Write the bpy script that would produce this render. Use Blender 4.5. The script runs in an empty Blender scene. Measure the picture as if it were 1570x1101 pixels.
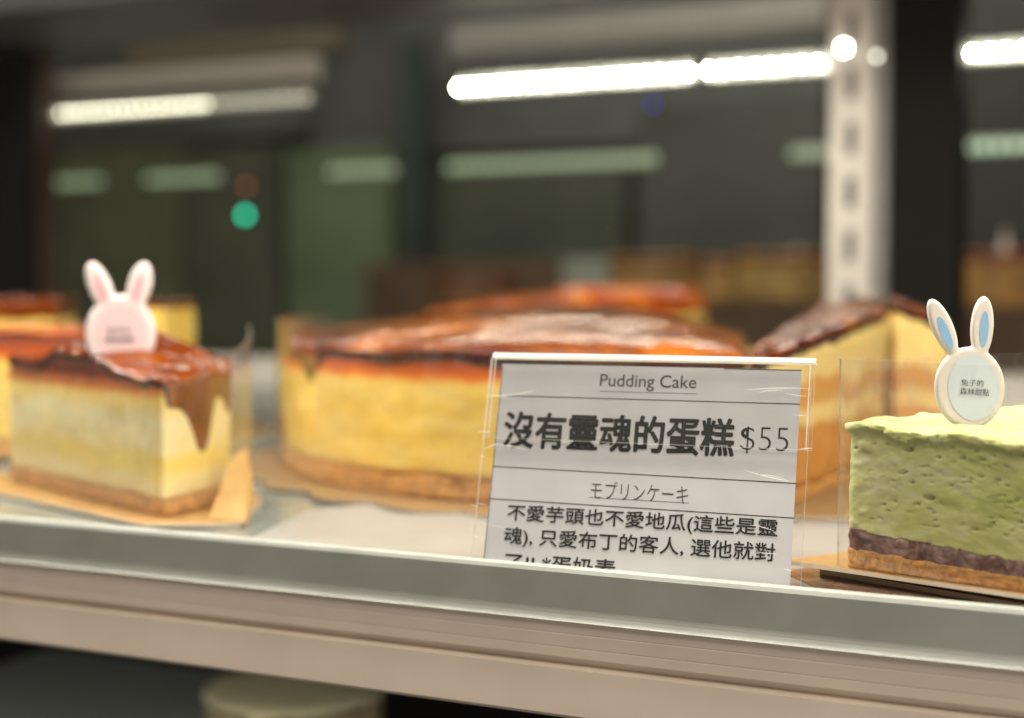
import bpy, bmesh, math, random
from mathutils import Vector, noise, Matrix
random.seed(7)
S = 0.01                                   # model in centimetres, build in metres
SC = bpy.context.scene
# ------------------------------------------------------------------ camera
FPX = 2180.0; CX = 785.0; CY = 550.5; PITCH = math.atan(110.5/FPX); AL = math.radians(24.95); EYE = 7.0
cam = bpy.data.cameras.new('camera'); camo = bpy.data.objects.new('camera', cam)
SC.collection.objects.link(camo); SC.camera = camo
camo.location = (0, 0, EYE*S); camo.rotation_euler = (math.radians(90)-PITCH, 0, AL)
cam.sensor_width = 36; cam.lens = 36*FPX/1570; cam.clip_start = 0.002; cam.clip_end = 50
cam.dof.use_dof = True; cam.dof.focus_distance = 32.7*S; cam.dof.aperture_fstop = 6.4
# ------------------------------------------------------------------ world, exposure
W = bpy.data.worlds.new('World'); SC.world = W; W.use_nodes = True
W.node_tree.nodes['Background'].inputs[0].default_value = (1.0, 0.86, 0.72, 1)
W.node_tree.nodes['Background'].inputs[1].default_value = 0.065
SC.view_settings.view_transform = 'Standard'; SC.view_settings.look = 'None'
SC.view_settings.exposure = 0.0; SC.view_settings.gamma = 1.0
SC.cycles.use_denoising = True; SC.cycles.transparent_max_bounces = 32; SC.cycles.max_bounces = 8
SC.cycles.sample_clamp_indirect = 4.0
# ------------------------------------------------------------------ coordinates
fw = Vector((-math.sin(AL), math.cos(AL), 0)); rt = Vector((math.cos(AL), math.sin(AL), 0))
cf = fw*math.cos(PITCH)+Vector((0, 0, -math.sin(PITCH))); cu = fw*math.sin(PITCH)+Vector((0, 0, math.cos(PITCH)))
def ray(px, py): return cf + rt*((px-CX)/FPX) + cu*((CY-py)/FPX)
O = Vector((0, 0, EYE))
def LD(l, d, z=0): v = fw*d+rt*l; return Vector((v.x, v.y, z))          # lateral, depth -> world (cm)
def PY(px, py, Y): r = ray(px, py); return O + r*(Y/r.y)                 # point of the wall y = Y
def PZ(px, py, z): r = ray(px, py); return O + r*((z-EYE)/r.z)
def PD(px, py, d): r = ray(px, py); return O + r*(d/r.dot(fw))
def N(x, y=0., z=0., o=3): return noise.fractal(Vector((x, y, z)), 1.0, 2.0, o)
def n1(x, y=0., z=0.): return noise.noise(Vector((x, y, z)))
# ------------------------------------------------------------------ lamps
def area(name, loc, size, sizey, power, color, target):
    L = bpy.data.lights.new(name, 'AREA'); L.shape = 'RECTANGLE'; L.size = size*S; L.size_y = sizey*S
    L.energy = power; L.color = color
    o = bpy.data.objects.new(name, L); SC.collection.objects.link(o)
    o.location = Vector(loc)*S
    dv = Vector(target)-Vector(loc); o.rotation_euler = dv.to_track_quat('-Z', 'Y').to_euler()
    return o
WARM = (1.0, 0.90, 0.77); LEDC = (1.0, 0.95, 0.80)
area('shelf_lamp_light', (-20, 33.6, 23.6), 130, .8, 1.5, LEDC, (-20, 40, 0))
for k in range(44):                                   # the separate diodes of the same lamp
    L = bpy.data.lights.new('shelf_diode_light', 'SPOT'); L.energy = .19; L.color = LEDC; L.shadow_soft_size = .0022; L.spot_size = math.radians(165); L.spot_blend = .4
    o = bpy.data.objects.new('shelf_diode_light', L); SC.collection.objects.link(o); o.location = Vector((-78+2.5*k, 34.6, 23.5))*S; o.rotation_euler = (math.radians(12), 0, 0)
area('shelf_lamp_light_rear', (-20, 78, 23.6), 130, 1.2, 0.8, LEDC, (-20, 66, 0))
area('room_light', (-15, -24, 100), 80, 50, 8.5, WARM, (0, 31, 0))
area('room_low_light', (30, -60, -10), 60, 40, 2.0, WARM, (0, 30, -2))
area('rear_room_light', (-60, 120, 70), 120, 40, 6.8, (0.95, 1.0, 0.78), (-70, 170, 0))
area('lower_shelf_lamp_light', (-15, 34.5, -4.2), 90, 1.0, 0.35, LEDC, (-15, 50, -20))  # unseen fill added below the shelf to light the lower cake
# ------------------------------------------------------------------ materials
MATS = {}
def nodes(name):
    m = bpy.data.materials.new(name); m.use_nodes = True; nt = m.node_tree; b = nt.nodes['Principled BSDF']
    MATS[name] = m; return m, nt, b
def coordn(nt, scale=(1, 1, 1)):
    tc = nt.nodes.new('ShaderNodeTexCoord'); mp = nt.nodes.new('ShaderNodeMapping')
    mp.inputs['Scale'].default_value = [100*s for s in scale]
    nt.links.new(tc.outputs['Object'], mp.inputs['Vector']); return mp.outputs[0]
def noisen(nt, vec, scale, detail=4, rough=.55, dist=0):
    n = nt.nodes.new('ShaderNodeTexNoise'); n.inputs['Scale'].default_value = scale; n.inputs['Detail'].default_value = detail
    n.inputs['Roughness'].default_value = rough; n.inputs['Distortion'].default_value = dist
    nt.links.new(vec, n.inputs['Vector']); return n.outputs['Fac']
def rampn(nt, fac, stops):
    r = nt.nodes.new('ShaderNodeValToRGB'); el = r.color_ramp.elements
    while len(el) < len(stops): el.new(0.5)
    for e, (p, c) in zip(el, stops): e.position = p; e.color = (*c, 1)
    nt.links.new(fac, r.inputs[0]); return r.outputs[0]
def mathn(nt, op, a, b=None, clamp=False):
    n = nt.nodes.new('ShaderNodeMath'); n.operation = op; n.use_clamp = clamp
    for i, v in enumerate((a, b)):
        if v is None: continue
        if isinstance(v, (int, float)): n.inputs[i].default_value = v
        else: nt.links.new(v, n.inputs[i])
    return n.outputs[0]
def mixn(nt, fac, a, b):
    n = nt.nodes.new('ShaderNodeMix'); n.data_type = 'RGBA'
    for i, v in ((0, fac), (6, a), (7, b)):
        if isinstance(v, (int, float)): n.inputs[i].default_value = v
        elif isinstance(v, tuple): n.inputs[i].default_value = (*v, 1)
        else: nt.links.new(v, n.inputs[i])
    return n.outputs[2]
def bumpn(nt, b, h, strength, dist):
    n = nt.nodes.new('ShaderNodeBump'); n.inputs['Strength'].default_value = strength; n.inputs['Distance'].default_value = dist*S
    nt.links.new(h, n.inputs['Height']); nt.links.new(n.outputs[0], b.inputs['Normal']); return n
def zcoord(nt):
    tc = nt.nodes.new('ShaderNodeTexCoord'); sp = nt.nodes.new('ShaderNodeSeparateXYZ')
    nt.links.new(tc.outputs['Object'], sp.inputs[0]); return [mathn(nt, 'MULTIPLY', sp.outputs[i], 100.0) for i in range(3)]
def plain(name, col, rough=.5, metal=0., var=.12, scale=2., bump=0., spec=.5, coat=0.):
    m, nt, b = nodes(name); v = coordn(nt)
    f = noisen(nt, v, scale)
    c2 = tuple(max(0, c*(1-var)) for c in col); c1 = tuple(min(1, c*(1+var)) for c in col)
    nt.links.new(rampn(nt, f, [(.35, c2), (.65, c1)]), b.inputs['Base Color'])
    rr_ = noisen(nt, v, scale*2.3, 5, .65, .6); nt.links.new(rampn(nt, rr_, [(.3, (rough*.86,)*3), (.7, (min(1, rough*1.15),)*3)]), b.inputs['Roughness']); b.inputs['Metallic'].default_value = metal
    b.inputs['Specular IOR Level'].default_value = spec; b.inputs['Coat Weight'].default_value = coat
    if bump: bumpn(nt, b, noisen(nt, v, scale*6), bump, .05)
    return m
def emis(name, col, st):
    m, nt, b = nodes(name); b.inputs['Base Color'].default_value = (*col, 1)
    b.inputs['Emission Color'].default_value = (*col, 1); b.inputs['Emission Strength'].default_value = st; return m
def custard(name, H, pale, deep, crust, topc, darkc, sc=1., dist=.35, crustz=.13, stripes=0., ob=.84):
    """cake crumb: layers by height, torn by noise"""
    m, nt, b = nodes(name); x, y, z = zcoord(nt); v = coordn(nt, (1, 1, 1.6)); vl = coordn(nt, (.35, .35, 1.6))
    nz = noisen(nt, v, .8*sc, 4); nl = noisen(nt, vl, 1.1, 3, .5, .4)
    zz = mathn(nt, 'ADD', z, mathn(nt, 'MULTIPLY', mathn(nt, 'SUBTRACT', nz, .5), dist*2))
    zn = mathn(nt, 'DIVIDE', zz, H)
    body = rampn(nt, nl, [(.36, deep), (.62, pale)])
    if stripes:
        bands = rampn(nt, mathn(nt, 'ADD', zn, mathn(nt, 'MULTIPLY', mathn(nt, 'SUBTRACT', nl, .5), .35)), [(.12, pale), (.24, pale), (.33, deep), (.42, deep), (.52, pale), (.70, (.78, .70, .42)), (.80, (.84, .62, .20))])
        body = mixn(nt, stripes, body, bands)
    base = rampn(nt, zn, [(0, crust), (crustz, crust), (crustz+.05, pale), (1, pale)])
    fb = rampn(nt, zn, [(crustz, (0, 0, 0)), (crustz+.06, (1, 1, 1)), (ob, (1, 1, 1)), (ob+.06, (0, 0, 0))])
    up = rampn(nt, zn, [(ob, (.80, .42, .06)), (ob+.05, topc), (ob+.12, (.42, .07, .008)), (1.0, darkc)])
    isup = rampn(nt, zn, [(.5, (0, 0, 0)), (.51, (1, 1, 1))])
    col = mixn(nt, fb, mixn(nt, isup, base, up), body)
    nt.links.new(col, b.inputs['Base Color']); b.inputs['Roughness'].default_value = .55
    b.inputs['Subsurface Weight'].default_value = .25; b.inputs['Subsurface Radius'].default_value = (1, .5, .2)
    b.inputs['Subsurface Scale'].default_value = .004
    bumpn(nt, b, noisen(nt, coordn(nt), 3, 3), .15, .05)
    return m
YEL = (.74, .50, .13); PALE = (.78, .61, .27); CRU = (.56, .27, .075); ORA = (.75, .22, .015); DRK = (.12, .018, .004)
m_cust = custard('custard_wall', 4.9, (.84, .62, .17), (.80, .54, .09), CRU, (.80, .19, .01), DRK, dist=.22, crustz=.16, ob=.74)
m_cust_s = custard('custard_slice', 4.0, (.86, .73, .37), (.84, .64, .15), CRU, (.72, .26, .03), DRK, dist=.16, crustz=.12, ob=.84, stripes=.85)
m_cust_f = custard('custard_far', 6.7, (.84, .62, .17), (.80, .54, .09), CRU, (.80, .19, .01), DRK, dist=.2, crustz=.12, ob=.84)
def layered(name):
    m, nt, b = nodes(name); x, y, z = zcoord(nt); v = coordn(nt, (1, 1, .8))
    nz = noisen(nt, v, .33, 3, .45); zz = mathn(nt, 'ADD', z, mathn(nt, 'MULTIPLY', mathn(nt, 'SUBTRACT', nz, .5), 2.0))
    zn = mathn(nt, 'DIVIDE', zz, 6.0)
    base = rampn(nt, zn, [(0, (.45, .17, .03)), (.10, (.60, .26, .05)), (.30, (.68, .30, .06)), (.37, (.62, .27, .06)), (.40, (.90, .66, .26)),
        (.47, (.90, .66, .26)), (.50, (.66, .33, .09)), (.60, (.72, .34, .07)), (.63, (.92, .70, .28)), (.91, (.92, .70, .24)), (.97, (.8, .4, .06)), (1, ORA)])
    f = noisen(nt, coordn(nt), 2.4, 5); col = mixn(nt, mathn(nt, 'MULTIPLY', f, .35), base, (.55, .26, .06))
    nt.links.new(col, b.inputs['Base Color']); b.inputs['Roughness'].default_value = .6
    b.inputs['Subsurface Weight'].default_value = .25; b.inputs['Subsurface Radius'].default_value = (1, .5, .2)
    b.inputs['Subsurface Scale'].default_value = .004
    bumpn(nt, b, noisen(nt, coordn(nt), 4, 5), .5, .08); return m
m_layer = layered('cut_layers')
def glaze(name, dark, light, sc=.5, b1=.5):
    m, nt, b = nodes(name); v = coordn(nt)
    f = noisen(nt, v, sc, 4, .55, .5)
    nt.links.new(rampn(nt, f, [(.36, dark), (.52, tuple((a*.6+c*.4) for a, c in zip(dark, light))), (.66, light)]), b.inputs['Base Color'])
    b.inputs['Roughness'].default_value = .10; b.inputs['Specular IOR Level'].default_value = .15
    b.inputs['Coat Weight'].default_value = .32; b.inputs['Coat Roughness'].default_value = .02
    b.inputs['Subsurface Weight'].default_value = .08; b.inputs['Subsurface Radius'].default_value = (1, .3, .1); b.inputs['Subsurface Scale'].default_value = .003
    h = mathn(nt, 'ADD', noisen(nt, v, 1.25, 2, .4), mathn(nt, 'MULTIPLY', noisen(nt, v, 4.5, 2, .4), .18))
    bn = bumpn(nt, b, h, b1, .16); nt.links.new(bn.outputs[0], b.inputs['Coat Normal']); return m
m_glaze = glaze('caramel_glaze', (.085, .008, .001), (.42, .12, .006), .22)
m_glaze_o = glaze('amber_glaze', (.38, .05, .006), (.80, .26, .02))
m_glaze_s = glaze('caramel_glaze_light', (.10, .013, .002), (.28, .068, .009), .5)
m_burnt_shade = plain('burnt_caramel', (.045, .008, .003), .25, var=.3)  # burnt edge, also painted dark for the shade under the glaze lip
m_crust = plain('biscuit_crust', (.60, .30, .085), .85, var=.35, scale=5, bump=.8)
m_crust_m = plain('biscuit_crust_fine', (.68, .34, .10), .85, var=.28, scale=7, bump=.9)
def film(name, haze=.03, refl=.06, rough=.05, col=(.95, .95, .92), smear=0.):
    m, nt, b = nodes(name); out = nt.nodes['Material Output']; nt.nodes.remove(b)
    tr = nt.nodes.new('ShaderNodeBsdfTransparent'); gl = nt.nodes.new('ShaderNodeBsdfGlossy'); df = nt.nodes.new('ShaderNodeBsdfTranslucent'); d2 = nt.nodes.new('ShaderNodeBsdfDiffuse')
    gl.inputs['Roughness'].default_value = rough; df.inputs[0].default_value = (*col, 1); d2.inputs[0].default_value = (*col, 1)
    lw = nt.nodes.new('ShaderNodeLayerWeight'); lw.inputs[0].default_value = .5
    f = mathn(nt, 'ADD', mathn(nt, 'MULTIPLY', mathn(nt, 'POWER', lw.outputs['Facing'], 4.0), .7), refl*.6, True)
    m1 = nt.nodes.new('ShaderNodeMixShader'); nt.links.new(f, m1.inputs[0]); nt.links.new(tr.outputs[0], m1.inputs[1]); nt.links.new(gl.outputs[0], m1.inputs[2])
    ad = nt.nodes.new('ShaderNodeMixShader'); ad.inputs[0].default_value = .6; nt.links.new(df.outputs[0], ad.inputs[1]); nt.links.new(d2.outputs[0], ad.inputs[2])
    m2 = nt.nodes.new('ShaderNodeMixShader'); nt.links.new(m1.outputs[0], m2.inputs[1]); nt.links.new(ad.outputs[0], m2.inputs[2])
    if smear:
        v = coordn(nt, (1, 1, .45)); s = noisen(nt, v, 1.3, 5, .6, 1.5)
        hz = rampn(nt, s, [(.52, (haze,)*3), (.60, (haze+smear,)*3), (.63, (haze,)*3)]); nt.links.new(hz, m2.inputs[0])
        bm_ = nt.nodes.new('ShaderNodeBump'); bm_.inputs['Strength'].default_value = .4; bm_.inputs['Distance'].default_value = .001
        nt.links.new(noisen(nt, v, .7, 2), bm_.inputs['Height']); nt.links.new(bm_.outputs[0], gl.inputs['Normal'])
    else: m2.inputs[0].default_value = haze
    nt.links.new(m2.outputs[0], out.inputs[0]); return m
m_film = film('clear_film', .010, .055, .05, smear=.035)
m_filmedge = film('film_edge', .32, .2, .2, (1, .9, .75))
m_acr = film('clear_acrylic', .007, .02, .03)
m_acredge = film('acrylic_edge', .62, .25, .15, (.95, .93, .86))
m_acrtop = plain('acrylic_fold_bright', (.93, .92, .86), .12, var=.03, coat=1.)
m_scr = plain('acrylic_crack', (.95, .92, .88), .3, var=.02)
def dusty():
    m = film('front_glass', 0.0, .035, .0, (.9, .88, .85)); nt = m.node_tree
    mix = [n for n in nt.nodes if n.type == 'MIX_SHADER' and n.outputs[0].links and n.outputs[0].links[0].to_node.type == 'OUTPUT_MATERIAL'][0]
    v = coordn(nt); vo = nt.nodes.new('ShaderNodeTexVoronoi'); vo.inputs['Scale'].default_value = 2.4; nt.links.new(v, vo.inputs['Vector'])
    sp = nt.nodes.new('ShaderNodeSeparateColor'); nt.links.new(vo.outputs['Color'], sp.inputs[0])
    rad = mathn(nt, 'MULTIPLY', mathn(nt, 'POWER', sp.outputs[0], 5.0), .03)
    f = mathn(nt, 'MULTIPLY', mathn(nt, 'LESS_THAN', vo.outputs['Distance'], rad), .32)
    nt.links.new(f, mix.inputs[0]); return m
m_glass = dusty()
m_paper = plain('printed_paper', (.60, .60, .62), .45, var=.035, scale=.8, spec=.35)
m_ink = plain('black_ink', (.012, .014, .012), .5, var=.1)
m_inkg = plain('grey_ink', (.05, .055, .05), .5, var=.1)
m_white = plain('topper_white', (.86, .78, .72), .3, var=.02, coat=.3)
m_whitep = plain('topper_pinkish_white', (.86, .74, .74), .3, var=.02, coat=.3)
m_blue = plain('topper_blue', (.30, .53, .80), .35, var=.03); m_bluep = plain('topper_pale_blue', (.70, .77, .84), .35, var=.02)
m_pink = plain('topper_pink', (.80, .42, .48), .35, var=.03); m_pinkp = plain('topper_pale_pink', (.84, .62, .64), .35, var=.02)
m_alu = plain('brushed_aluminium', (.50, .50, .47), .42, .55, .06, 1.)
m_rail = plain('rail_paint', (.40, .415, .385), .45, .15, .06, .6, bump=.12)
m_rail_warm = plain('rail_lower_paint', (.74, .64, .54), .45, .1, .04, .4)  # beige tone carries the warm front light on the rail's lower faces
m_steel = plain('shelf_steel', (.30, .32, .30), .22, .35, .12, .25)
m_liner = plain('pale_liner', (.31, .30, .29), .35, 0, .06, .3)
m_post = plain('post_metal', (.78, .72, .66), .4, .1, .06, .5)
m_black = plain('black_frame', (.010, .009, .008), .7, var=.2, spec=.15)
m_slot = plain('slot_dark', (.17, .15, .14), .6, var=.1)
m_gold = plain('gold_card', (.60, .37, .15), .35, .35, .12, 1.2, bump=.15)
m_goldp = plain('gold_card_pale', (.27, .165, .075), .4, .2, .10, 1.2)
m_edge = plain('card_edge', (.80, .70, .56), .7, var=.05)
m_edge2 = plain('card_edge_tan', (.46, .36, .25), .7, var=.05)
m_traydark = plain('dark_tray', (.20, .12, .08), .15, .1, .2, .5)
m_led = emis('led_glow', (1.0, 1.0, .78), 170.0)
m_ledrefl = emis('led_glow_far', (.55, .85, .55), .95)
# ------------------------------------------------------------------ object helpers
def link(o): SC.collection.objects.link(o); return o
def tag(o, label=None, cat=None, group=None, kind=None):
    for k, v in (('label', label), ('category', cat), ('group', group), ('kind', kind)):
        if v: o[k] = v
    return o
def empty(name, loc, rz=0., label=None, cat=None, group=None):
    o = link(bpy.data.objects.new(name, None)); o.location = Vector(loc)*S; o.rotation_euler = (0, 0, rz); o.empty_display_size = .01
    return tag(o, label, cat, group)
def mesh(name, verts, faces, mats, parent=None, smooth=True, fm=None, loc=None, rz=0.):
    me = bpy.data.meshes.new(name); me.from_pydata([Vector(v)*S for v in verts], [], faces)
    if not isinstance(mats, (list, tuple)): mats = [mats]
    for m in mats: me.materials.append(m)
    if fm: me.polygons.foreach_set('material_index', fm)
    if smooth: me.polygons.foreach_set('use_smooth', [True]*len(me.polygons))
    me.update(); bm = bmesh.new(); bm.from_mesh(me); bmesh.ops.recalc_face_normals(bm, faces=bm.faces); bm.to_mesh(me); bm.free()
    o = link(bpy.data.objects.new(name, me)); o.parent = parent
    if loc is not None: o.location = Vector(loc)*S
    o.rotation_euler = (0, 0, rz); return o
def box(name, p0, p1, mat, parent=None, bev=.05, loc=None, rz=0.):
    bm = bmesh.new(); bmesh.ops.create_cube(bm, size=1)
    for v in bm.verts:
        v.co = Vector([(p0[i]+p1[i])/2+v.co[i]*(p1[i]-p0[i]) for i in range(3)])*S
    if bev: bmesh.ops.bevel(bm, geom=bm.edges[:], offset=bev*S, segments=2, affect='EDGES', clamp_overlap=True)
    me = bpy.data.meshes.new(name); bm.to_mesh(me); bm.free(); me.materials.append(mat)
    o = link(bpy.data.objects.new(name, me)); o.parent = parent
    if loc is not None: o.location = Vector(loc)*S
    o.rotation_euler = (0, 0, rz); return o
def extrude_x(name, prof, x0, x1, mats, parent=None, segmat=None, loc=None, smooth=False):
    n = len(prof); vs = [(x, y, z) for x in (x0, x1) for y, z in prof]
    fs = [(i, (i+1) % n, n+(i+1) % n, n+i) for i in range(n)]; fm = [segmat[i] if segmat else 0 for i in range(n)]
    fs += [tuple(range(n)), tuple(range(2*n-1, n-1, -1))]; fm += [0, 0]
    return mesh(name, vs, fs, mats, parent, smooth, fm, loc)
def prism(name, pts, z0, z1, mats, parent=None, loc=None, rz=0., topf=None):
    """flat plate of any outline: sides use the second material"""
    n = len(pts); vs = [(x, y, (z1+topf(x, y)) if (k and topf) else ((z0+topf(x, y)) if topf else (z1 if k else z0))) for k in (0, 1) for x, y in pts]
    fs = [(i, (i+1) % n, n+(i+1) % n, n+i) for i in range(n)]; fm = [1 if len(mats) > 1 else 0]*n
    fs += [tuple(range(n-1, -1, -1)), tuple(range(n, 2*n))]; fm += [0, 0]
    return mesh(name, vs, fs, mats, parent, False, fm, loc, rz)
def resample(pts, step, closed=True):
    out = []; n = len(pts)
    for i in range(n if closed else n-1):
        a, b = pts[i], pts[(i+1) % n]; L = math.dist(a[:2], b[:2]); k = max(1, round(L/step))
        for j in range(k):
            t = j/k; out.append((a[0]+(b[0]-a[0])*t, a[1]+(b[1]-a[1])*t, a[2] if len(a) > 2 else 0))
    if not closed: out.append((*pts[-1][:2], pts[-1][2] if len(pts[-1]) > 2 else 0))
    return out
def roundpoly(pts, rad, seg=5):
    out = []; n = len(pts)
    for i in range(n):
        p, a, b = Vector(pts[i][:2]), Vector(pts[i-1][:2]), Vector(pts[(i+1) % n][:2]); fl = pts[i][2] if len(pts[i]) > 2 else 0
        fa = pts[i-1][2] if len(pts[i-1]) > 2 else 0
        r = min(rad, (a-p).length*.4, (b-p).length*.4); u = p+(a-p).normalized()*r; w = p+(b-p).normalized()*r
        for k in range(seg+1):
            t = k/seg; q = u*(1-t)**2+p*2*t*(1-t)+w*t*t; out.append((q.x, q.y, fl if t > .4 else fa))
    return out
def normals(P):
    n = len(P); res = []
    A = sum(P[i][0]*P[(i+1) % n][1]-P[(i+1) % n][0]*P[i][1] for i in range(n)); sg = 1 if A > 0 else -1
    for i in range(n):
        tx = P[(i+1) % n][0]-P[i-1][0]; ty = P[(i+1) % n][1]-P[i-1][1]; L = math.hypot(tx, ty) or 1
        res.append((sg*ty/L, -sg*tx/L))
    return res
def wall_body(name, P, zlo, zhi, levels, disp, mats, parent, top=None, rings=0, centre=None, fm_fn=None, rnd=.12):
    """closed body over outline P: zlo/zhi(x,y); disp(i,s,x,y,z) outward push; top(x,y) surface; rings towards centre"""
    n = len(P); NN = normals(P); vs = []; fs = []; fm = []; s = [0.]
    for i in range(1, n): s.append(s[-1]+math.dist(P[i][:2], P[i-1][:2]))
    for j in range(levels+1):
        t = j/levels
        for i, (x, y, fl) in enumerate(P):
            a, b = zlo(x, y, i, s[i]), zhi(x, y, i, s[i]); z = a+(b-a)*t; dd = disp(i, s[i], x, y, z, b)
            if rnd and b-z < rnd: dd -= rnd*(1-math.sqrt(max(0, 1-(1-(b-z)/rnd)**2)))
            vs.append((x+NN[i][0]*dd, y+NN[i][1]*dd, z))
        if j:
            for i in range(n):
                k = (i+1) % n; fs.append(((j-1)*n+i, (j-1)*n+k, j*n+k, j*n+i)); fm.append(P[i][2] if fm_fn is None else fm_fn(i))
    cx, cy = centre or (sum(p[0] for p in P)/n, sum(p[1] for p in P)/n)
    if top and rings:
        base = levels*n
        for r in range(1, rings+1):
            f = (1-r/(rings+.3)) 
            for i in range(n):
                bx, by, _ = vs[levels*n+i]; x, y = cx+(bx-cx)*f, cy+(by-cy)*f
                vs.append((x, y, top(x, y)))
            for i in range(n):
                k = (i+1) % n; fs.append((base+i, base+k, len(vs)-n+k, len(vs)-n+i)); fm.append(len(mats)-1)
            base = len(vs)-n
        vs.append((cx, cy, top(cx, cy)))
        for i in range(n): fs.append((base+i, base+(i+1) % n, len(vs)-1)); fm.append(len(mats)-1)
    else:
        fs.append(tuple(levels*n+i for i in range(n))); fm.append(len(mats)-1)
    fs.append(tuple(range(n-1, -1, -1))); fm.append(0)
    return mesh(name, vs, fs, mats, parent, True, fm)
def glaze_cap(name, P, top, th, drip, mat, parent, rings=20, centre=None, off=.1, lev=7, burnt_shade=True):
    n = len(P); NN = normals(P); vs = []; fs = []; s = [0.]; fm = []
    for i in range(1, n): s.append(s[-1]+math.dist(P[i][:2], P[i-1][:2]))
    for j in range(lev+1):                       # from the drip's end up to the rim
        t = j/lev
        for i, (x, y, fl) in enumerate(P):
            zt = top(x, y)+th; zb = top(x, y)-drip(s[i], x, y, fl); z = zb+(zt-zb)*t
            o_ = off*(math.sin(min(1, t*2.2+.0)*math.pi/2)) if t < .5 else off
            if j == 0: o_ = -.06
            h = (zt-z)/max(th, .05)
            if h < 1: o_ -= th*.8*(1-math.sqrt(max(0, 1-(1-h)**2)))
            vs.append((x+NN[i][0]*o_, y+NN[i][1]*o_, z))
        if j:
            for i in range(n):
                k = (i+1) % n; fs.append(((j-1)*n+i, (j-1)*n+k, j*n+k, j*n+i)); fm.append(1 if burnt_shade and (j <= lev*.6) and drip(s[i], P[i][0], P[i][1], P[i][2]) < .55 else 0)
    cx, cy = centre or (sum(p[0] for p in P)/n, sum(p[1] for p in P)/n); base = lev*n
    for r in range(1, rings+1):
        f = 1-r/(rings+.3)
        for i in range(n):
            bx, by, _ = vs[lev*n+i]; x, y = cx+(bx-cx)*f, cy+(by-cy)*f; vs.append((x, y, top(x, y)+th))
        for i in range(n): k = (i+1) % n; fs.append((base+i, base+k, len(vs)-n+k, len(vs)-n+i))
        base = len(vs)-n
    vs.append((cx, cy, top(cx, cy)+th))
    for i in range(n): fs.append((base+i, base+(i+1) % n, len(vs)-1))
    return mesh(name, vs, fs, [mat, m_burnt_shade], parent, True, fm+[0]*(len(fs)-len(fm)))
def sheet(name, path, z0, z1, mat, parent, th=.02, edge=None):
    """clear sheet standing along a path (list of x,y), from z0 to z1"""
    n = len(path); P = [(*p[:2], 0) for p in path]; vs = []
    for i, p in enumerate(P):
        a = P[max(0, i-1)]; b = P[min(n-1, i+1)]; tx, ty = b[0]-a[0], b[1]-a[1]; L = math.hypot(tx, ty) or 1; nx, ny = ty/L*th/2, -tx/L*th/2
        zz1 = z1(i/(n-1)) if callable(z1) else z1
        vs += [(p[0]+nx, p[1]+ny, z0), (p[0]+nx, p[1]+ny, zz1), (p[0]-nx, p[1]-ny, zz1), (p[0]-nx, p[1]-ny, z0)]
    fs = []; fm = []
    for i in range(n-1):
        a = 4*i; b = a+4
        fs += [(a, b, b+1, a+1), (a+1, b+1, b+2, a+2), (a+2, b+2, b+3, a+3), (a+3, b+3, b, a)]; fm += [0, 1, 0, 1]
    fs += [(0, 1, 2, 3), (4*n-4, 4*n-3, 4*n-2, 4*n-1)]; fm += [1, 1]
    return mesh(name, vs, fs, [mat, edge or mat], parent, False, fm)
# ================================================================== SETTING
def struct(o): o['kind'] = 'structure'; return o
struct(box('floor', (-320, 90, -60), (120, 420, -58), plain('dark_floor', (.05, .045, .04), .5), bev=0))
struct(box('wall', (-420, 262, -60), (160, 268, 120), plain('far_wall', (.075, .08, .06), .7, var=.25, scale=.02), bev=0))
# display shelf
shelf = empty('display_shelf', (-20, 58, 0), 0, 'grey metal display shelf with a pale front rail, carrying the cakes', 'shelf')
box('shelf_plate', (-80, -26.4, -.9), (62, 26, 0), m_steel, shelf, .04)
rp = [(31.45, 0.002), (31.45, .20), (31.40, .26), (31.28, .31), (31.14, .32), (31.05, .28), (31.0, .19), (31.0, -.68), (30.985, -.73), (30.95, -.80), (30.88, -.87), (30.81, -.93), (30.81, -.96),
      (30.885, -.99), (30.89, -1.22), (30.895, -1.24), (30.895, -1.252), (30.89, -1.265), (30.88, -1.55), (30.885, -1.57), (30.885, -1.582), (30.88, -1.6), (30.86, -1.80), (31.1, -1.86), (31.1, -2.0), (30.72, -2.05), (30.50, -3.08), (30.56, -3.16), (31.0, -3.2), (31.45, -3.2)]
extrude_x('front_rail', [(y-58, z) for y, z in rp], -80, 62, [m_rail, m_rail_warm], shelf, [0]*12+[1]*18)
box('rear_rail', (-80, 26.1, -.4), (62, 27.5, 1.95), m_post, shelf, .12)
# upper shelf over it, with its lamp
up = empty('upper_shelf', (-20, 60, 25.6), 0, 'dark grey underside of the upper shelf, above the light strips', 'shelf')
box('shelf_plate', (-80, -29, 0), (62, 27.6, .9), plain('upper_shelf_grey', (.11, .105, .105), .55, .1), up, .04)
box('lamp_housing', (-70, -27.4, -1.5), (60, -25.3, -.003), m_alu, up, .1)
# lower deck
low = empty('lower_shelf', (-20, 58, -17), 0, 'dark shelf of the tier below the pale rail', 'shelf')
box('shelf_plate', (-80, -27, -1), (62, 26, 0), m_black, low, .04)
box('rear_panel', (-80, 26.2, -1), (62, 27.2, 13), m_black, low, .04)
# front glass
tag(box('glass_pane', (-75, 29.2, -19), (60, 29.35, 27), m_glass, bev=0), 'clear dusty glass front pane of the display case', 'glass pane')
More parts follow.
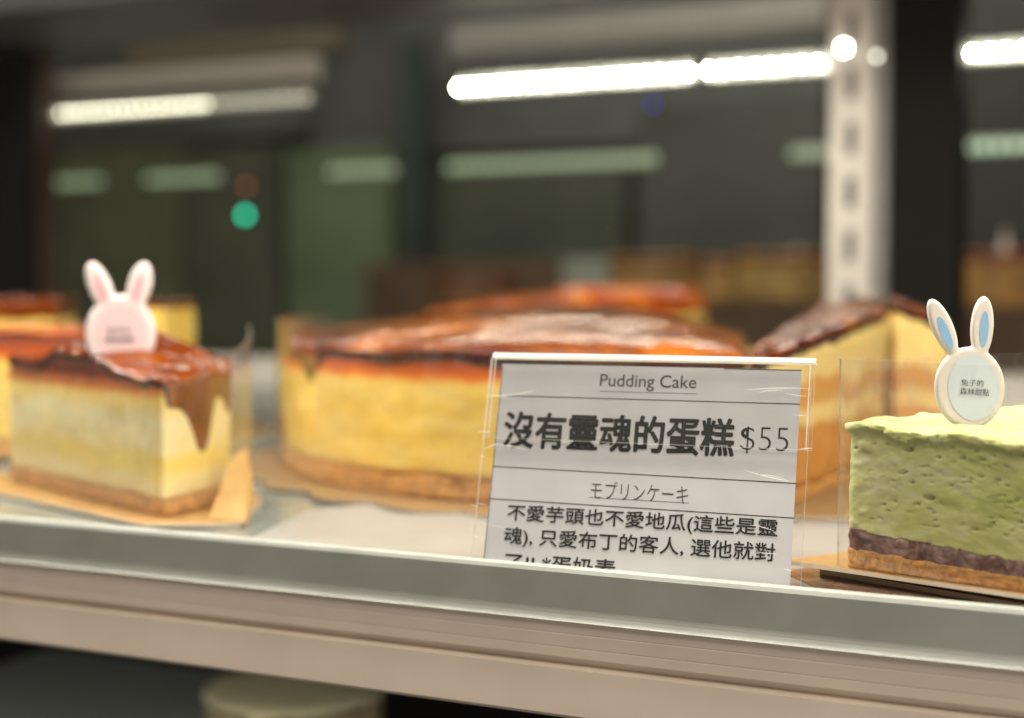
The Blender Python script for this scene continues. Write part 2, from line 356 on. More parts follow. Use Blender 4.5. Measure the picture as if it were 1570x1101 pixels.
# uprights at the rear of the case
def upright(pxa, pxb, Y, mat, label, side=None, slots=True):
    a = PY(pxa, 440, Y); b = PY(pxb, 440, Y); w = (b.x-a.x)/2
    r = empty('case_upright', ((a.x+b.x)/2, Y, 0), 0, label, 'upright', 'slotted uprights')
    box('channel', (-w, 0, -.9), (w, 1.4, 25.5), mat, r, .08)
    if side: 
        c = PY(side, 440, Y); box('side_flange', (w+.02, .3, -.9), (c.x-(a.x+b.x)/2, 1.4, 25.5), plain('flange_grey', (.26, .25, .24), .5, .2), r, .08)
    if slots:
        for k in range(9):
            z = PY(1297, 0, Y).z-82*.0388*k+1.5
            if z > .5: box('slot', (-w*.28+.05, -.03, z-.95), (w*.28+.05, .2, z+.95), m_slot, r, .05)
    return r
upright(1268, 1334, 84.6, m_post, 'silver slotted upright at the rear, left of the black column', side=1357)
tag(box('black_column', (0, 0, -1), (4.0, 4, 25.5), m_black, loc=PY(1359, 440, 85).xy.to_3d(), bev=.1), 'wide black frame column beside the silver slotted upright', 'column')
tag(box('black_column', (0, 0, -1), (PY(38, 440, 84).x-PY(-90, 440, 84).x, 3, 25.5), m_black, loc=PY(-90, 440, 84).xy.to_3d(), bev=.1), 'black frame column at the left end of the light strips', 'column')
p_ = PY(40, 440, 85.5); tag(box('brown_trim_strip', (0, 0, -1), (1.5, 2, 25.5), plain('brown_trim', (.05, .026, .018), .6), loc=(p_.x, 85.5, 0), bev=.1), 'narrow reddish brown trim strip beside the left black column', 'trim')
# LED bars
def led_bar(pxa, pxb, Y, pxl, z, mat, label, group, pitch=.9, r=.12, gr=True, housing=True):
    a = PY(pxa, 440, Y).x; b = PY(pxb, 440, Y).x
    t = empty('light_bar', ((a+b)/2, Y, z), 0, label, 'light bar', group); w = (b-a)/2
    box('housing', (-w-.2, .32, -.55), (w+.2, 1.2, .75), m_alu, t, .08)
    vs = []; fs = []; n = int(2*w/pitch)
    for k in range(n+1):
        cx = -w+2*w*k/n; b0 = len(vs)
        for ph in range(1, 5):
            for th in range(8):
                A = ph/5*math.pi/1; B = th/8*2*math.pi
                vs.append((cx+r*math.sin(A)*math.cos(B), r*math.sin(A)*math.sin(B)*.9+.05, r*math.cos(A)))
        for ph in range(3):
            for th in range(8): fs.append((b0+ph*8+th, b0+ph*8+(th+1) % 8, b0+(ph+1)*8+(th+1) % 8, b0+(ph+1)*8+th))
        fs.append(tuple(b0+i for i in range(8))); fs.append(tuple(b0+24+i for i in range(8)))
    mesh('diodes', vs, fs, mat, t); return t
ZL = 13.75+7
m_led2 = emis('led_glow_soft', (1.0, .97, .72), 17); m_led3 = emis('led_glow_dim', (1.0, .95, .72), 4)
GL = 'rear light bars'
led_bar(704, 1052, 88, 0, ZL, m_led, 'bright white light bar, the longest one before the silver upright', GL)
led_bar(1084, 1275, 88, 0, ZL, m_led, 'short bright light bar ending at the silver slotted upright', GL)
led_bar(1409, 1700, 88, 0, ZL, m_led, 'bright light bar right of the black column', GL)
led_bar(44, 318, 88, 0, ZL, m_led2, 'softer yellowish light bar over the left cakes', GL, r=.12)
led_bar(335, 470, 88, 0, ZL, m_led3, 'dim short light bar continuing the yellowish one', GL, r=.12)
GF = 'faint far light bars'  # glowing bars in place of dim reflections of the light bars
for a, b, lab in ((70, 150, 'faint green light bar far behind, leftmost and short'), (230, 330, 'faint green light bar above the teal indicator lamp'),
                  (510, 600, 'faint green far light bar under the gap between bars'), (690, 1000, 'long faint green light bar under the longest bright bar'),
                  (1215, 1262, 'tiny faint green light bar touching the silver upright'), (1435, 1700, 'faint green light bar right of the black column')):
    led_bar(a, b, 138, 0, 12.9+7, m_ledrefl if a > 1400 else MATS.get('led_far_dim') or emis('led_far_dim', (.55, .8, .5), .17), lab, GF, pitch=1.3, r=.4)
# glowing spots added for light bar glare on the upright, plus the left lamp
for px, py, r_, st, lb in ((1293, 73, .24, 50, 'round glaring lamp on the silver upright'), (1344, 86, .14, 7, 'tiny lamp on the flange of the silver upright'), (62, 181, .30, 40, 'bright round lamp at the left end of the yellowish bar')):
    c = PY(px, py, 84.2 if px > 100 else 87); t = empty('spot_lamp', c, 0, lb, 'lamp', 'round lamps')
    box('lamp_base', (-r_, .1, -r_), (r_, .38, r_), m_alu, t, .05)
    mesh('lens', [(r_*math.sin(A)*math.cos(B), -r_*math.cos(A)*.6+.1, r_*math.sin(A)*math.sin(B)) for A in (.01, .5, 1.0, 1.5) for B in [k*math.pi/6 for k in range(12)]],
         [(a*12+k, a*12+(k+1) % 12, a*12+12+(k+1) % 12, a*12+12+k) for a in range(3) for k in range(12)]+[tuple(range(12))], emis('lens_glow_%d' % px, (1, 1, .82), st), t)
# pale bars above the light bars; the first stands in for their reflection
for (x0, x1, py, hh, Y, mt, lb) in ((690, 1262, 40, 1.1, 91, m_alu, 'pale aluminium head rail above the longest light bar'), (30, 480, 120, .9, 91, m_post, 'pale head rail above the yellowish light bar')):
    a = PY(x0, 440, Y).x; b = PY(x1, 440, Y).x; z = PY((x0+x1)/2, py, Y).z
    tag(box('head_rail', (-(b-a)/2, 0, -hh), ((b-a)/2, 1.5, hh), mt, loc=((a+b)/2, Y, z), bev=.1), lb, 'rail', 'head rails')
# ================================================================== BEHIND THE CASE
def panel(name, x0, x1, y0, y1, Y, col, label, cat, th=3, rough=.6, var=.2, parts=None):
    a = PY(x0, 440, Y).x; b = PY(x1, 440, Y).x; xm = (x0+x1)/2; zt = PY(xm, y0, Y).z; zb = PY(xm, y1, Y).z
    m = plain(name+'_%d' % x0, col, rough, var=var, scale=.08)
    t = empty(name, ((a+b)/2, Y, zb), 0, label, cat)
    w = (b-a)/2; box('panel', (-w, 0, 0), (w, th, zt-zb), m, t, .15)
    for k in range(parts or 0): box('handle', (w*.7, -.6, (zt-zb)*(.3+.4*k)), (w*.78, -.01, (zt-zb)*(.3+.4*k)+5), m_alu, t, .1)
    return t
panel('cabinet_door', 90, 275, 225, 760, 190, (.125, .135, .082), 'olive grey cabinet door behind the pink rabbit topper', 'cabinet door', parts=1)
panel('cabinet_door', 285, 425, 225, 760, 190, (.085, .090, .062), 'dark cabinet door behind the teal indicator lamp', 'cabinet door', parts=1)
panel('cabinet_door', 440, 600, 225, 760, 188, (.125, .150, .090), 'green cabinet door above the left end of the whole cake', 'cabinet door', parts=1)
panel('dark_curtain', 612, 645, 60, 760, 186, (.03, .035, .035), 'narrow dark strip right of the green cabinet door', 'curtain')
panel('cabinet_door', 655, 960, 240, 560, 192, (.05, .052, .038), 'broad dark cabinet door under the longest light bar', 'cabinet door', parts=1)
panel('cabinet_door', 975, 1262, 150, 560, 192, (.050, .048, .042), 'dark cabinet door left of the silver upright', 'cabinet door', parts=1)
panel('wall_panel', 480, 1262, -60, 225, 198, (.085, .082, .085), 'grey wall panel behind the longest light bar', 'wall panel')
panel('wall_panel', 40, 470, -60, 215, 198, (.11, .11, .105), 'grey wall panel behind the yellowish light bar', 'wall panel')
panel('brown_box', 200, 520, 55, 92, 120, (.11, .085, .06), 'tan board high behind the yellowish light bar', 'board')
panel('red_sign', 440, 560, -50, 4, 120, (.5, .06, .04), 'red strip at the very top edge', 'sign')
panel('wall_panel', 1420, 1700, -60, 470, 160, (.022, .020, .018), 'black wall panel right of the black column', 'wall panel')
panel('pale_pole', 1418, 1436, 60, 470, 128, (.22, .24, .19), 'thin pale green pole right of the black column', 'pole', th=1)
# rear counter with more cakes, blurred
panel('rear_counter', 560, 1262, 400, 700, 165, (.085, .045, .025), 'dark brown counter behind the whole cake', 'counter', th=12)
panel('rear_counter', 1440, 1720, 462, 700, 150, (.10, .05, .03), 'dark brown counter right of the black column', 'counter', th=12)
panel('paper_box', 862, 962, 396, 452, 140, (.26, .27, .24), 'pale grey box behind the cakes, left of the yellow ones', 'box', th=7)
panel('paper_box', 1425, 1482, 392, 470, 132, (.28, .29, .25), 'pale grey box beside the black column', 'box', th=7)
def far_cake(px, py, w, h, Y, side, topc, label):
    c = PY(px, py, Y); t = empty('far_cake', (c.x, Y, c.z), 0, label, 'cake', 'far blurred cakes')
    P = [(w*math.cos(a), w*math.sin(a), 0) for a in [2*math.pi*k/40 for k in range(40)]]
    wall_body('cake_body', P, lambda *q: 0, lambda *q: h, 6, lambda i, s, x, y, z, b: .12*n1(x, y, z), [plain('far_side_%d' % px, side, .6, scale=.6, var=.35)], t, lambda x, y: h, 3)
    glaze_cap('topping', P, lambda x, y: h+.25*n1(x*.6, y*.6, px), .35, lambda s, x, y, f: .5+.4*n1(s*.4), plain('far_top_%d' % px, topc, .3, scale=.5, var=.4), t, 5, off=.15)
far_cake(1010, 462, 5.0, 4.1, 135, (.30, .17, .055), (.25, .10, .03), 'blurred yellow brown cake left of the silver upright')
far_cake(1100, 462, 4.6, 3.8, 139, (.34, .20, .06), (.22, .07, .02), 'blurred yellow cake with dark top next to the silver upright')
far_cake(1205, 462, 4.8, 4.2, 135, (.36, .22, .07), (.28, .10, .03), 'blurred orange topped cake touching the silver upright')
far_cake(1535, 472, 4.6, 4.4, 128, (.42, .22, .06), (.30, .05, .02), 'blurred orange cake with red top above the blue rabbit ears')
far_cake(730, 474, 5.2, 3.9, 150, (.16, .07, .03), (.12, .04, .02), 'dark brown blurred cake above the whole cake')
c = PY(1541, 385, 128); t = empty('cake_finial', (c.x, 128.0, c.z-1.2), 0, 'small pale pointed finial on the blurred orange cake', 'decoration')
mesh('finial', [(.55*math.cos(k*.7854)*f, .55*math.sin(k*.7854)*f, z) for z, f in ((0, 1), (1.2, .9), (2.2, .4), (3.2, .05)) for k in range(8)],
     [(r*8+k, r*8+(k+1) % 8, r*8+8+(k+1) % 8, r*8+8+k) for r in range(3) for k in range(8)], m_post, t)
# indicator lamps
def lamp_dot(px, py, Y, col, st, r, label):
    c = PY(px, py, Y); t = empty('indicator_lamp', c, 0, label, 'indicator lamp', 'indicator lamps')
    box('lamp_base', (-r*1.6, .1, -r*1.6), (r*1.6, .8, r*1.6), m_black, t, .05)
    vs = [(r*math.sin(A)*math.cos(B), -r*math.cos(A)*.8, r*math.sin(A)*math.sin(B)) for A in (.01, .5, 1.0, 1.5) for B in [k*math.pi/6 for k in range(12)]]
    mesh('lens', vs, [(a*12+k, a*12+(k+1) % 12, a*12+12+(k+1) % 12, a*12+12+k) for a in range(3) for k in range(12)]+[tuple(range(12))], emis('lens_%d' % px, col, st), t)
lamp_dot(376, 330, 120, (.02, .85, .48), 4.2, .42, 'glowing teal indicator lamp above the left cakes')
lamp_dot(378, 286, 121, (.75, .25, .12), .38, .4, 'faint brownish red indicator lamp just above the teal one')
lamp_dot(1001, 160, 120, (.12, .10, .9), 1.4, .22, 'faint violet indicator lamp under the longest light bar')
# ================================================================== ON THE SHELF
def poly_local(pts, l0, d0): return [((p[0]-l0), (p[1]-d0), *(p[2:])) for p in pts]
def bowl_outline(R, k, amp, n=None, cx=0, cy=0):
    n = n or k*8; return [(cx+(R+amp*abs(math.sin(k*a/2)))*math.cos(a), cy+(R+amp*abs(math.sin(k*a/2)))*math.sin(a)) for a in [2*math.pi*i/n for i in range(n)]]
# pale liner sheet
a_, b_, c_, d_ = PZ(478, 792, .02), PZ(428, 826, .02), PZ(1280, 960, .02), PZ(1330, 700, .02)
pts = [PZ(470, 785, 0), Vector((PZ(420, 830, 0).x-.5, 31.7, 0)), Vector((3, 31.7, 0)), Vector((8, 62, 0)), Vector((-12, 62, 0))]
tag(prism('liner_sheet', [(p.x, p.y) for p in pts], .004, .05, [m_liner]), 'pale glossy liner sheet under the whole cake and the sign', 'liner sheet')
# ---- whole pudding cake
l0, d0 = 5.2, 57.0
bd = bowl_outline(15.3, 28, .75)
tag(prism('cake_board', bd, .10, .22, [m_goldp, m_edge2], loc=LD(l0, d0), rz=AL, topf=lambda x, y: .04*math.sin(x*1.1)*math.cos(y*.9)), 'scalloped gold cardboard round under the whole pudding cake', 'cake board')
cake = empty('pudding_cake', LD(l0, d0, .23), AL, 'large round pudding cake with dark red caramel top, on the scalloped gold board', 'cake')
R = 14.2; arc = []
A0 = math.atan2(43.2-d0, 7.0-l0); A1 = math.atan2(69.9-d0, 11.4-l0)-2*math.pi
for k in range(160):
    a = A0+(A1-A0)*k/159; arc.append((R*math.cos(a), R*math.sin(a), 0))
foot = arc[::-1]   # counter-clockwise: back ... left ... front
foot[-1] = (foot[-1][0], foot[-1][1], 1)
foot += [(9.3-l0, 57-d0, 1)]
foot = resample(foot, .22)
CC = (-2.5, 0.0)
def topw(x, y):
    r = math.hypot(x, y)/R; u = x*.07+.05*y
    return 4.55+1.15*(1-min(1, r)**2.2)+.16*N(x*.22, y*.22, 3)+.5*math.exp(-((x+4)**2/14+(y-10)**2/8))-.95*(lambda q: q*q*(3-2*q))(max(0, min(1, (x+2.0)/6.5)))*max(0, min(1, (y+15)/8))
def lowc(*q): return 0.
wall_body('cake_body', foot, lambda x, y, i, s: .72+.12*n1(s*.5), lambda x, y, i, s: topw(x, y), 22,
          lambda i, s, x, y, z, b: .10*N(s*.35, z*.5, 1)+(.25*N(s*.5, z*.6, 7) if foot[i][2] else 0), [m_cust, m_layer, m_cust], cake, topw, 3, CC)
wall_body('crust', foot, lowc, lambda x, y, i, s: .78+.16*N(s*.6, 2), 6, lambda i, s, x, y, z, b: .02+.10*N(s*1.2, z*1.5, 5), [m_crust], cake, None, 0, CC)
def dripw(s, x, y, fl):
    if fl: return .12+.14*abs(N(s*.8, 4))
    a = math.atan2(y, x)
    d = .28+.22*abs(N(s*.16, 9))+.05*N(s*.9, 2)
    d += .85*math.exp(-((a+2.62)/.045)**2)
    return d
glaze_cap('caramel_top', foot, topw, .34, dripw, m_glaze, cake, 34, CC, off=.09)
pa = [((R+.28)*math.cos(a), (R+.28)*math.sin(a)) for a in [math.radians(-96-108*k/70) for k in range(71)]]
sheet('film_collar', pa, 0, 5.55, m_film, cake, .02, m_filmedge)
# ---- smaller glazed cake rising behind
cb = empty('caramel_tart', LD(6.4, 80, 0), AL, 'small round tart with an amber rim, behind the whole cake', 'cake')
P = [(4.5*math.cos(a), 4.5*math.sin(a), 0) for a in [2*math.pi*k/90 for k in range(90)]]
def topb(x, y): r = math.hypot(x, y); return 6.3+.55*math.exp(-((r-3.7)/.55)**2)+.15*N(x*.5, y*.5, 2)
wall_body('cake_body', P, lowc, lambda x, y, i, s: topb(x, y), 10, lambda i, s, x, y, z, b: .1*N(s*.4, z), [m_cust_f], cb, topb, 3)
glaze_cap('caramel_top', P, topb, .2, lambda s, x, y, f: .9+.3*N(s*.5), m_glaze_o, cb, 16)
cb2 = empty('caramel_tart', LD(-.2, 79, 0), AL, 'orange glazed low cake half hidden behind the whole cake', 'cake')
def topc(x, y): return 6.3+.15*N(x*.5, y*.5, 8)-.02*(x*x+y*y)+.10*x
wall_body('cake_body', P, lowc, lambda x, y, i, s: topc(x, y), 10, lambda i, s, x, y, z, b: .1*N(s*.4, z), [m_cust_f], cb2, topc, 3)
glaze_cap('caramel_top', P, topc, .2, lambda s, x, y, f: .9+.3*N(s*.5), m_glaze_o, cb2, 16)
# ---- generic slice
def slice_cake(name, tri, top, H, label, group, step, glz, board=None, film_path=None, film_h=5, body=m_cust_s, drip=None, rad=.3, crust=.5, centre=None, th=.14):
    l0 = sum(p[0] for p in tri)/len(tri); d0 = sum(p[1] for p in tri)/len(tri)
    t = empty(name, LD(l0, d0, .2), AL, label, 'cake slice', group)
    P = resample(roundpoly(poly_local(tri, l0, d0), rad, 5), step)
    tp = lambda x, y: top(x+l0, y+d0)
    wall_body('cake_body', P, lambda x, y, i, s: crust-.08+.05*n1(s), lambda x, y, i, s: tp(x, y), 20, lambda i, s, x, y, z, b: .06*N(s*.5, z*.7, 1)+.02*N(s*3, z*3, 1), [body], t, tp, 3)
    wall_body('crust', P, lowc, lambda x, y, i, s: crust+.08*N(s*.9, 2), 6, lambda i, s, x, y, z, b: .03+.06*N(s*1.5, z*1.5, 5), [m_crust], t)
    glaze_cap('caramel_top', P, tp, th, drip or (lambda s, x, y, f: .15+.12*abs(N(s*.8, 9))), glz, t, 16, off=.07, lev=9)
    if film_path: sheet('film_wrap', poly_local(film_path, l0, d0), -.1, film_h, m_film, t, .02, m_filmedge)
    return t, l0, d0
# left slice: long cut face towards the glass, rind at its right
A = (-17.9, 50.2); Cc = (-10.35, 41.9); B = (-9.2, 46.6)
tri = [A, Cc, (-9.55, 43.6), (-9.1, 45.4), B]
def topl(l, d): return 3.9+.25*(d-42)/8+.95*math.exp(-((l+12.6)**2+(d-47.4)**2)/7.5)+.16*N(l*.9, d*.9, 1)
def dripl(s, x, y, fl):
    wl, wd = x-12.82, y+45.54
    base = .14+.10*abs(N(s*.9, 9))
    return base
l0s = sum(p[0] for p in tri)/5; d0s = sum(p[1] for p in tri)/5
def dripl(s, x, y, fl):
    l, d = x+l0s, y+d0s; base = .14+.10*abs(N(s*.9, 9))
    if l > -10.3: base += .55+2.0*math.exp(-(abs(d-43.7)/.62)**2.2)+.35*math.exp(-((d-45.5)/.4)**2)+.5*math.exp(-((d-45.6)/.5)**2)
    return base
fp = [(-18.3, 49.9), (-14.3, 45.6), (-10.6, 41.65), (-10.3, 41.55), (-10.05, 41.75), (-9.3, 43.4), (-8.85, 45.3), (-8.75, 47.6), (-9.1, 49.2)]
slice_cake('pudding_slice', tri, topl, 4.0, 'slice of pale yellow pudding cake with dripping caramel, under the pink rabbit topper', 'cut pudding cake slices', .14, m_glaze_s, film_path=resample([(p[0], p[1], 0) for p in fp], .4, False), film_h=lambda t: 3.95+(1.5*max(0, (t-.62)/.38) if t > .62 else 0), drip=dripl, th=.24, rad=.45)
bp = [(-20.6, 52.3), (-19.3, 49.3), (-10.6, 40.7), (-7.9, 41.1), (-8.15, 45.9), (-9.3, 49.5)]
fq = [(-8.95, 41.6, .17), (-7.75, 41.0, .17), (-7.95, 43.2, 1.0), (-8.35, 44.6, 1.95), (-8.72, 44.5, 1.75)]
FLAP = [(p[0]+12.8, p[1]-45.5, p[2]) for p in fq]
lb, db = -12.8, 45.5
lcard = tag(prism('cake_board', poly_local(bp, lb, db), .06, .16, [m_gold, m_edge], loc=LD(lb, db), rz=AL, topf=lambda x, y: .03*math.sin(x)+(.0)), 'gold card under the left slice, its corner sticking out to the right', 'cake board')
mesh('upturned_corner', FLAP+[(x+.03, y+.02, z-.05) for x, y, z in FLAP], [tuple(range(5)), tuple(range(9, 4, -1))]+[(k, (k+1) % 5, 5+(k+1) % 5, 5+k) for k in range(5)], m_gold, lcard, False)
t1 = [(7.0, 41.1), (13.9, 52.9), (12.9, 54.4), (11.7, 54.6), (7.35, 43.4)]
def topr(l, d): q = max(0, (d-41.5)/11.4); return 4.5+1.2*q+.10*N(l*.9, d*.5, 3)
slice_cake('pudding_slice', t1, topr, 5.4, 'tall layered slice behind the sign, its cut face showing cream and sponge', 'cut pudding cake slices', .2, m_glaze, drip=lambda s, x, y, f: .15+.30*abs(N(s*.6, 5)), body=m_layer, rad=.2, th=.36)
slice_cake('pudding_slice', [(14.4, 53.6), (16.6, 53.9), (18.2, 60), (14.6, 61.5)], lambda l, d: 6.0-.33*(l-14.4)+.15*N(l, d), 5.6, 'slice with bright yellow side right behind the layered one, beside the blue rabbit ear', 'cut pudding cake slices', .25, m_glaze, drip=lambda s, x, y, f: .2+.3*abs(N(s*.9, 2)), body=m_layer, rad=.2, th=.4)
# slices behind on the left
slice_cake('pudding_slice', [(-27.1, 66), (-23.6, 63.8), (-21.0, 65.5), (-22.1, 72), (-26.6, 71)], lambda l, d: 6.15+.12*N(l, d), 6, 'dark red topped slice at the left edge behind the pale one', 'cut pudding cake slices', .35, m_glaze, drip=lambda s, x, y, f: .9+.2*N(s), body=m_cust_f)
slice_cake('pudding_slice', [(-18.4, 67), (-15.9, 64.5), (-15.0, 67.5), (-17.0, 72)], lambda l, d: 6.0+.1*N(l, d), 6, 'far slice peeking out right behind the pink rabbit topper', 'cut pudding cake slices', .35, m_glaze, body=m_cust_f)
slice_cake('pudding_slice', [(-24.5, 59), (-21.0, 56.3), (-17.2, 57.5), (-18.5, 61.5), (-23, 63)], lambda l, d: 4.75+.25*math.exp(-((l+20)**2)/8)+.12*N(l, d), 5, 'orange topped slice at the left edge directly behind the pale one', 'cut pudding cake slices', .3, m_glaze_o, body=m_cust)
tag(prism('cake_board', bowl_outline(8.2, 30, .25), .06, .2, [m_goldp, m_edge], loc=LD(-19.8, 67.5), rz=AL), 'scalloped gold board far behind, between the left slice and whole cake', 'cake board')
# ---- matcha slice
T = (7.72, 33.05); E = (12.35, 29.0); G = (15.4, 36.9)
def build_matcha():
    tri = [(*T, 0), (*E, 0), (*G, 0)]; l0, d0 = 11.8, 33.0; zb = .47
    t = empty('matcha_slice', LD(l0, d0, zb), AL, 'green matcha cake slice with red bean layer, under the blue rabbit topper', 'cake slice')
    P = resample(roundpoly(poly_local(tri, l0, d0), .42, 10), .045)
    n = len(P)
    # cumulative distance measured from the tip along the front face
    rnd_ = random.Random(11); holes = []
    def front(x, y): return ((x+l0-T[0])*(E[0]-T[0])+(y+d0-T[1])*(E[1]-T[1]))/math.dist(T, E)
    def isfront(i): nx, ny = NNs[i]; return ny < -.3 and nx < .4
    NNs = normals(P)
    for k in range(110):
        f = rnd_.random()**.7*4.6+.3; holes.append((f, rnd_.uniform(1.15, 3.05), rnd_.choice((.02, .022, .03, .03, .04, .075 if k % 6 == 0 else .03))))
    top = lambda x, y: 3.72-zb+.048*((y+d0)-30)+.045*math.sin(((y+d0)*.92+(x+l0)*.26)*6.5+1.5*n1(x*.5, y*.5))*(1 if x+l0 > 8.5 else .5)+.05*N(x*.8, y*2.2, 4)+.03*N(x*3, y*3, 4, 4)
    def bean_top(x, y, i, s): f = front(x, y); return .95-.07*f+.07*N(f*1.7, 3)+.035*N(f*7, 1)
    def bean_bot(x, y, i, s): f = front(x, y); return .46-.04*f+.035*N(f*2, 8)
    def disp(i, s, x, y, z, b):
        f = front(x, y); d = .028*N(f*1.2, z*1.2, 3)+.006*N(f*6, z*8, 1, 4)
        h = b-z                                   # crumbly overhang along the top
        lip = .16+.10*N(f*2.2, 0)+.08*abs(math.sin(f*3.4+.5*n1(f)))*(1 if f > 1.2 else .3)
        if h < lip: d += .13+.06*N(f*5, z*6, 9)
        elif h < lip+.04: d += .06
        if .35 < f < .75 and .42 < h < .75: d += .10*max(0, 1-((f-.55)/.2)**2)*max(0, 1-((h-.58)/.15)**2)
        if f < 1.4: d += .03*N(f*3, z*4, 2)
        if f > 2.1: d += .038*N(f*1.7+z*1.3, z*2.6, 12)-.02
        for hf, hz, hr in holes:
            q = ((f-hf)/(hr*1.5))**2+((z-hz)/(hr*.8))**2+.5*n1(f*14, z*14)
            if q < 1.6: d -= hr*2.6*max(0, 1-q/1.6)
        return d
    m, nt, bb = nodes('matcha_cream'); x, y, z = zcoord(nt); v = coordn(nt, (1, 1, 2.2)); f = noisen(nt, v, .9, 5, .6, .8)
    f2 = noisen(nt, coordn(nt, (1, 1, 3)), 3.5, 5, .65, .4)
    gx = mathn(nt, 'ADD', mathn(nt, 'MULTIPLY', x, .07), .52)     # darker matcha towards the rim of the cake
    base = rampn(nt, mathn(nt, 'ADD', mathn(nt, 'MULTIPLY', f, .6), mathn(nt, 'MULTIPLY', gx, .42)), [(.32, (.69, .69, .40)), (.47, (.57, .58, .22)), (.60, (.45, .49, .13)), (.74, (.27, .35, .07))])
    col = mixn(nt, rampn(nt, f2, [(.60, (0, 0, 0)), (.72, (.45, .45, .45))]), base, (.30, .32, .10))
    nt.links.new(col, bb.inputs['Base Color']); bb.inputs['Roughness'].default_value = .6
    bb.inputs['Subsurface Weight'].default_value = .2; bb.inputs['Subsurface Radius'].default_value = (.6, .8, .3); bb.inputs['Subsurface Scale'].default_value = .002
    vo = nt.nodes.new('ShaderNodeTexVoronoi'); vo.inputs['Scale'].default_value = 4.2; nt.links.new(v, vo.inputs['Vector'])
    pit = mathn(nt, 'MULTIPLY', mathn(nt, 'LESS_THAN', vo.outputs['Distance'], .11), -2.2)
    bumpn(nt, bb, mathn(nt, 'ADD', noisen(nt, coordn(nt), 12, 5, .7), pit), .26, .03)
    mt, ntt, bt = nodes('matcha_top'); vt = coordn(ntt); ft = noisen(ntt, vt, 1.2, 4)
    ntt.links.new(rampn(ntt, ft, [(.35, (.38, .41, .20)), (.65, (.50, .50, .30))]), bt.inputs['Base Color']); bt.inputs['Roughness'].default_value = .55
    bumpn(ntt, bt, noisen(ntt, vt, 9, 4), .25, .03)
    wall_body('cream_layer', P, lambda x, y, i, s: bean_top(x, y, i, s)-.03, lambda x, y, i, s: top(x, y), 78, disp, [m, mt], t, top, 70, (0, 0), rnd=.10)
    mb, ntb, b2 = nodes('red_bean_paste'); vb = coordn(ntb); fb = noisen(ntb, vb, 2.2, 5, .6, .8)
    ntb.links.new(rampn(ntb, fb, [(.30, (.06, .018, .018)), (.48, (.17, .08, .07)), (.64, (.36, .24, .20))]), b2.inputs['Base Color']); b2.inputs['Roughness'].default_value = .4
    bumpn(ntb, b2, noisen(ntb, vb, 8, 4), .4, .04)
    def bdisp(i, s, x, y, z, b):
        f = front(x, y); d = -.02+.04*N(f*2.5, z*4, 6)
        for bf, bz, r in ((.42, .78, .30), (2.55, .62, .13), (2.05, .6, .16), (3.2, .55, .17), (3.7, .56, .15), (1.5, .7, .12)):
            q = ((f-bf)/r)**2+((z-bz)/(r*.9))**2
            if q < 1: d += .09*math.sqrt(1-q)
        return d
    wall_body('red_bean_layer', P, lambda x, y, i, s: bean_bot(x, y, i, s)-.03, bean_top, 22, bdisp, [mb], t, rnd=0)
    wall_body('crust', P, lowc, bean_bot, 14, lambda i, s, x, y, z, b: .02+.04*N(s*3, z*6, 5)+.012*N(s*12, z*12, 5), [m_crust_m], t, rnd=.04)
    off = .13; path = [(G[0]-.3-l0, G[1]+.15-d0), (T[0]+.25-l0, T[1]+.32-d0), (T[0]-.02-l0, T[1]+.17-d0), (T[0]-.10-l0, T[1]-.02-d0), (T[0]+.02-l0, T[1]-.2-d0), (E[0]-.2-l0, E[1]-.02-d0)]
    sheet('film_wrap', [p[:2] for p in resample([(*p, 0) for p in path], .3, False)], -.02, 5.32-zb, m_film, t, .02, m_filmedge)
build_matcha()
bp = [(6.5, 33.85), (10.8, 30.0), (12.6, 28.42), (14.9, 28.9), (17.5, 37.6), (16.5, 39.5)]
tag(prism('cake_board', poly_local(bp, 11, 33), .365, .46, [m_gold, m_edge], loc=LD(11, 33), rz=AL), 'thin gold card under the green matcha slice', 'cake board')
mp = [(6.6, 34.2), (7.3, 31.35), (11.2, 29.55), (13.2, 28.7), (16.5, 38), (12, 39)]
tag(prism('brown_mat', poly_local(mp, 11, 33), .055, .09, [plain('brown_mat', (.20, .12, .085), .3, coat=.3)], loc=LD(11, 33), rz=AL), 'dark brown mat on the shelf under the matcha slice tray', 'mat')
bp = [(7.4, 33.9), (8.95, 32.25), (10.85, 30.3), (12.5, 28.9), (14.7, 30), (17, 38), (12, 39)]
tag(prism('dark_tray', poly_local(bp, 11, 33), .10, .22, [m_traydark, m_edge2], loc=LD(11, 33), rz=AL), 'dark glossy tray under the gold card of the matcha slice', 'tray')
# ================================================================== SIGN
SY = math.radians(24.95-20.6); LEAN = math.radians(15.5)
e1 = Vector((math.cos(SY), math.sin(SY), 0)); eb = Vector((-math.sin(SY), math.cos(SY), 0))
e2 = Vector((0, 0, math.cos(LEAN)))+eb*math.sin(LEAN); e3 = e1.cross(e2)   # e3 towards the glass
PW = 7.5
br = PZ(1213, 905, .12); S0 = br-e1*PW
def ST(px, py, off=0.):
    r = ray(px, py); o = S0+e3*off; t = (o-O).dot(e3)/r.dot(e3); h = O+r*t-o; return h.dot(e1), h.dot(e2)
def signroot(name, label, cat):
    o = link(bpy.data.objects.new(name, None)); M = Matrix((e1, e2, e3)).transposed().to_4x4(); M.translation = S0*S; o.matrix_world = M
    o.empty_display_size = .01; return tag(o, label, cat)
TOP = ST(1229, 567)[1]
card = signroot('price_card', 'grey printed price card for pudding cake reading $55, in the acrylic holder', 'price card')
def sub(name, poly, z0, z1, mats, parent): return prism(name, poly, z0, z1, mats, parent)
sl = ST(770, 561)[0]; sr = ST(1229, 567)[0]
sub('paper', [(sl, 0), (sr, 0), (sr, TOP), (sl, TOP)], -.03, 0, [m_paper], card)
